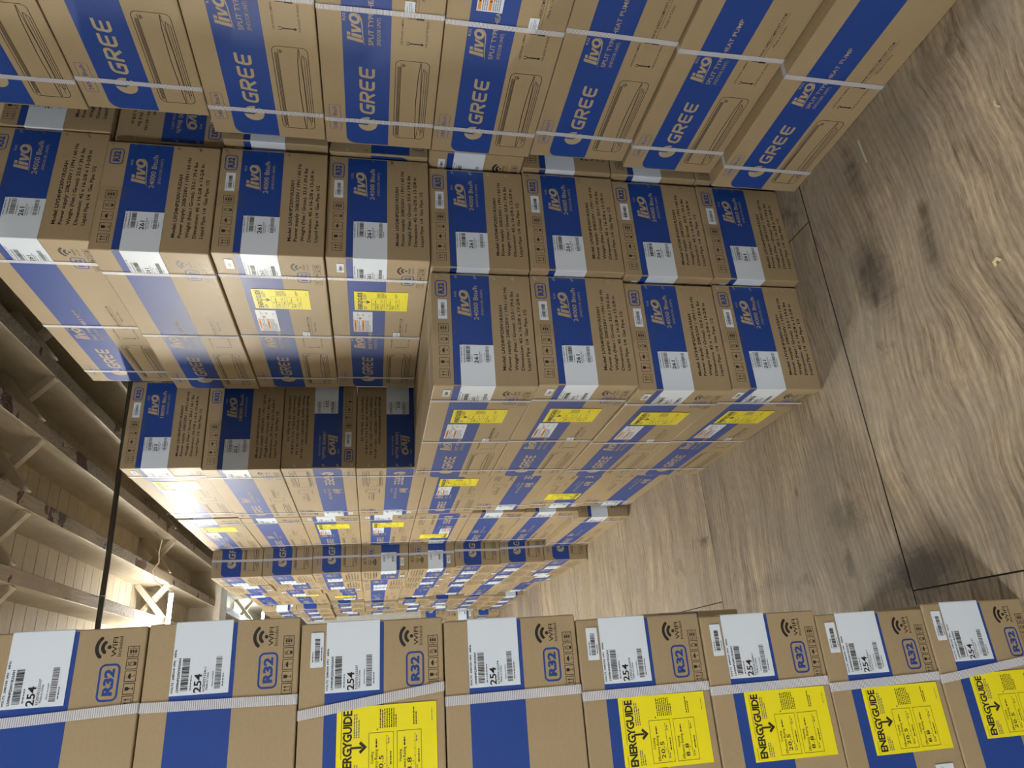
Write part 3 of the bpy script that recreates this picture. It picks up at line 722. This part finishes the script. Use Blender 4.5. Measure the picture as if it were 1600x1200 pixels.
for i, (x, y, z, st, col) in enumerate(LAMPS):
    t = thing('tube_light', LTXT[i], 'light', (x, y, z), 'tube lights under the joists')
    g = MB(); g.tube([(-0.585, 0, 0), (0.585, 0, 0)], 0.016, 14); link('glass_tube', g.mesh('glass_tube', [emis('tube_glow', col, st)]), t)
    if i in (1, 2, 3):      # unseen trough, added to keep these tubes' light off the ceiling
        c = MB(); pr = [(-0.075, 0.005), (-0.04, 0.045), (0.04, 0.045), (0.075, 0.005)]
        c.add([(sx*0.61, py, pz+dz) for dz in (0, 0.003) for sx in (-1, 1) for py, pz in pr], [(k, k+1, k+5, k+4) for k in range(3)]+[(k+12, k+13, k+9, k+8) for k in range(3)], 0)
        link('added_reflector', c.mesh('added_reflector', [PLAST]), t)
    for s in (-1, 1):
        c = MB(); c.tube([(s*0.585, 0, 0), (s*0.612, 0, 0)], 0.019, 14); link('end_cap', c.mesh('end_cap', [PLAST]), t)
        c = MB(); c.tube([(s*0.4, 0, 0.050 if i in (1, 2, 3) else 0.017), (s*0.4, 0, ZJ-z)], 0.002, 6); link('hanger_wire', c.mesh('hanger_wire', [PIPEM]), t)
mb = MB(); mb.tube([(0.405, 4.02, 3.285), (0.33, 3.95, 3.21), (0.24, 4.0, 3.235), (0.17, 4.05, 3.24), (0.12, 4.08, 3.29), (0.05, 4.16, 3.285), (0.0, 4.25, 3.24), (-0.005, 4.33, 3.215), (-0.01, 4.36, 3.20)], 0.0045, 8)
o = link('power_cord', mb.mesh('power_cord', [CORDM])); o['label'] = 'thin cream cord looping along the joist to the glowing tube light'; o['category'] = 'cord'

# ------------------------------------------------------------------ cartons
h24, h18, h09 = 0.3457, 0.329, 0.284
W24, L24 = 0.417, 1.08
def near24(name_k, X, Y, lev, label, group, opts, flip=False, rz=0.0, slant=None):   # X,Y = near-left corner
    return carton('24', X+W24/2, Y+L24/2, lev*h24+0.001, label, group, rz, flip, opts, slant)
# B: low four-high stack in the middle
g = 'low four-high stack'
for i, (dx, dy, o_) in enumerate(((-0.004, 0.008, 'SEWN'), (-0.006, 0.012, 'SEWN'), (0.0, 0.0, 'SEWN'), (-0.002, 0.0, 'SEWN'))):
    near24('B', dx, dy, i, f'{lvl(i, 4)} in the low four-high stack', g, o_, rz=math.radians((0.2, -0.2, 0.25, -0.1)[i]))
# A: tall stack beside it
A_ = [(0.424, -0.022, 'SEW'), (0.424, -0.018, 'SEW'), (0.426, -0.028, 'SEW'), (0.424, -0.022, 'SEW'), (0.432, -0.040, 'SEWN'), (0.416, -0.062, 'SEWN'), (0.404, -0.070, ''), (0.440, -0.060, '')]
for i, (x, y, o_) in enumerate(A_):
    ex = {4: ', yellow sheet', 5: ', yellow sheet'}.get(i, '')
    near24('A', x, y, i, f'{lvl(i, 8)} in the tall stack beside the four-high one{ex}', 'tall stack beside the low stack', o_, slant=(0, 0, 0))
# A2: stack tucked between A and the near right stack
flips = [0, 0, 0, 0, 1, 0, 1, 0]
Y2 = [-0.035, -0.035, -0.038, -0.088, -0.050, -0.076, -0.034, -0.06]
for i in range(8):
    near24('A2', (0.859 if i < 7 else 0.864)+J(.002), Y2[i], i, f'{lvl(i, 8)} in the half hidden stack near the picture\'s top' + (', inverted' if flips[i] else ''),
           'half hidden stack on the right', 'S' if i % 2 == 0 else 'SE', flip=bool(flips[i]))
# C: near right stack, long printed sides facing the aisle
CX = [0.757, 0.803, 0.820, 0.815, 0.802, 0.800, 0.800, 0.798]; CY = [-0.125, -0.140, -0.150, -0.142, -0.160, -0.170, -0.238, -0.225]
for i in range(8):
    near24('C', CX[i], CY[i]-L24, i, f'{lvl(i, 8)} in the stack along the picture\'s top edge', 'near right stack',
           ('', '', 'S', 'SWN', 'SWN', 'SN', 'S', 'S')[i], slant=((0.004, -0.002, 0.006, 0.003, -0.004, 0, 0.003, 0)[i],)*3)
# D: near left stack, broad sides facing the viewer
DX = [-0.776, -0.786, -0.775, -0.766, -0.754, -0.744, -0.729, -0.7315, -0.735]
DO = ['SEN', 'SEN', 'SEN', 'SE', '', 'SE', '', '', 'S']
DS = [-0.030, -0.006, -0.004, -0.003, -0.004, -0.034, 0.004, -0.012, 0.0]
for i in range(9):  # topmost carton is out of view, added to shade the stacks behind
    ex = {3: 'yellow sheet and serial sticker', 4: 'no yellow sheet', 5: 'yellow sheet under a slanting strap', 6: 'tube light glowing behind', 7: 'pipe behind it',
          0: 'strap slanting over its label', 1: 'yellow sheet', 2: 'yellow sheet', 8: 'plain'}[i]
    K = KINDS['09']
    carton('09', DX[i]-K['L']/2, -0.507+K['W']/2+J(.002), i*h09+0.001, f'{lvl(i, 9)} in the 254 stack along the picture\'s bottom edge', 'near left stack', PI/2, False, DO[i], (0, 0, DS[i]))
K = KINDS['09']
for i in range(3):
    carton('09', (-0.78, -0.78, -0.737)[i]-K['L']/2, -0.507+K['W']*1.5+0.012, i*h09+0.001, f'{lvl(i, 3)} in the short stack behind the 254 stack', 'short stack behind the left stack', PI/2, False, 'X')
# E, F: middle right rows of 18000 cartons
W18, L18 = KINDS['18']['W'], KINDS['18']['L']
def near18(X, Y, lev, label, group, opts, flip=False, detail=2):
    return carton('18', X+W18/2, Y+L18/2, lev*h18+0.001, label, group, math.radians(J(.25)), flip, opts, None, detail)
EF = [1, 1, 1, 0, 1, 1, 0, 0]; EO = ['S', 'SE', '', 'SEW', 'S', 'S', '', 'SEW']
for i in range(8):
    st = 'inverted' if EF[i] else 'upright'
    near18(0.054+[0.020, 0.014, 0.012, 0, 0.0, 0.002, 0.0, 0.008][i], 1.098+[0, 0, 0, 0, 0.008, 0.006, 0.0, -0.008][i], i, f'{lvl(i, 8)} in the shadowed 253 stack behind the four-high one, {st}', 'stack behind the low stack', EO[i], bool(EF[i]))
FF = [0, 0, 0, 1, 0, 0, 0, 0]; FO = ['', '', '', 'SEW', 'SEW', 'SEW', '', 'SEW']
for i in range(8):
    near18([0.008, 0.048, 0.052, 0.056, 0.058, 0.058, 0.058, 0.058][i], 2.074, i, f'{lvl(i, 8)} in the bright stack before the crosswise rows', 'lit stack ahead of the crosswise row', FO[i], bool(FF[i]))
# G: crosswise rows, their left ends lining the aisle; first row shows its long side
def cross18(X, Y, lev, label, group, opts, flip=False, detail=2, turn=False):
    return carton('18', X+L18/2, Y+W18/2, lev*h18+0.001, label, group, (PI/2 if not turn else -PI/2)+math.radians(J(.25)), flip, opts, None, detail)
GX = [-0.095, -0.10, -0.108, -0.118, -0.12, -0.12, -0.122, -0.122]
for i in range(8):
    fl = i in (3, 4)
    cross18(GX[i], 3.045, i, f'{lvl(i, 8)} in the crosswise row showing dim long sides' + (', inverted' if fl else ''), 'first crosswise row', 'SE' if fl else '', fl)
rd = random.Random(11)
for r, (yy, nm) in enumerate(((3.462, 'second'), (3.878, 'third'))):
    for i in range(8):
        cross18(GX[i]+0.008*(r+1)+rd.uniform(-.012, .012), yy, i, f'{lvl(i, 8)} in the {nm} crosswise row, lit end showing', f'{nm} crosswise row', 'S' if rd.random() < .6 else '', rd.random() < .35, 1)
for i in range(8):
    near18(-0.062+rd.uniform(-.015, .015), 4.30, i, f'{lvl(i, 8)}, lengthwise between third and fourth crosswise rows', 'lengthwise stack far down the aisle', 'SE' if rd.random() < .3 else 'S', rd.random() < .35, 1)
for r, (yy, nm) in enumerate(((5.46, 'fourth'), (5.88, 'fifth'), (6.30, 'sixth'))):
    for i in range(8):
        if r == 2 and i == 7: continue
        cross18(-0.10+(0.03 if i < 6 else 0)+rd.uniform(-.012, .012), yy, i, f'{lvl(i, 8)} in the {nm} crosswise row down the aisle', f'{nm} crosswise row', 'S' if rd.random() < .6 else '', rd.random() < .35, 1)
for i in range(3):
    cross18(-0.125-0.03*(i % 2), 7.02, i, f'{lvl(i, 3)} in the last short stack at the aisle end', 'last short stack', 'S', i == 1, 1)
# long-side rows further along the right behind the near stack (seen only through gaps) are left out

# ------------------------------------------------------------------ litter on the floor
def scrap(label, pts, wd, col, z=0.0022):
    A = Art(); A.line(pts, wd, 0); mb = MB(); A.bake(mb, lambda x, y, o: (x, y, z+o)); n = len(mb.v)
    mb.v += [(x, y, z-0.0012) for x, y, zz in mb.v]; k = n//2
    for f in list(mb.f): mb.f.append(tuple(i+n for i in f[::-1])); mb.m.append(0); mb.uv += [(0, 0)]*len(f)
    for i in range(k-1):
        for a, b in ((i, i+1), (i+k+1, i+k)): mb.f.append((a, b, b+n, a+n)); mb.m.append(0); mb.uv += [(0, 0)]*4
    o = link('floor_scrap', mb.mesh('floor_scrap', [simple('scrap', col, 0.6)])); o['label'] = label; o['category'] = 'litter'; o['group'] = 'scraps on the plywood floor'
scrap('short strip of pale green woven strap lying on the floor', [(0.685, -0.482), (0.64, -0.484), (0.59, -0.487)], 0.007, (0.50, 0.55, 0.42))
scrap('crumpled yellowish chip alone on the open plywood', [(0.022, -0.785), (0.032, -0.776), (0.028, -0.766), (0.016, -0.768)], 0.008, (0.75, 0.66, 0.42))
scrap('curled pale wood sliver nearest the viewer, at the edge of the floor', [(0.385, -0.935), (0.40, -0.925), (0.412, -0.928)], 0.004, (0.70, 0.58, 0.38))
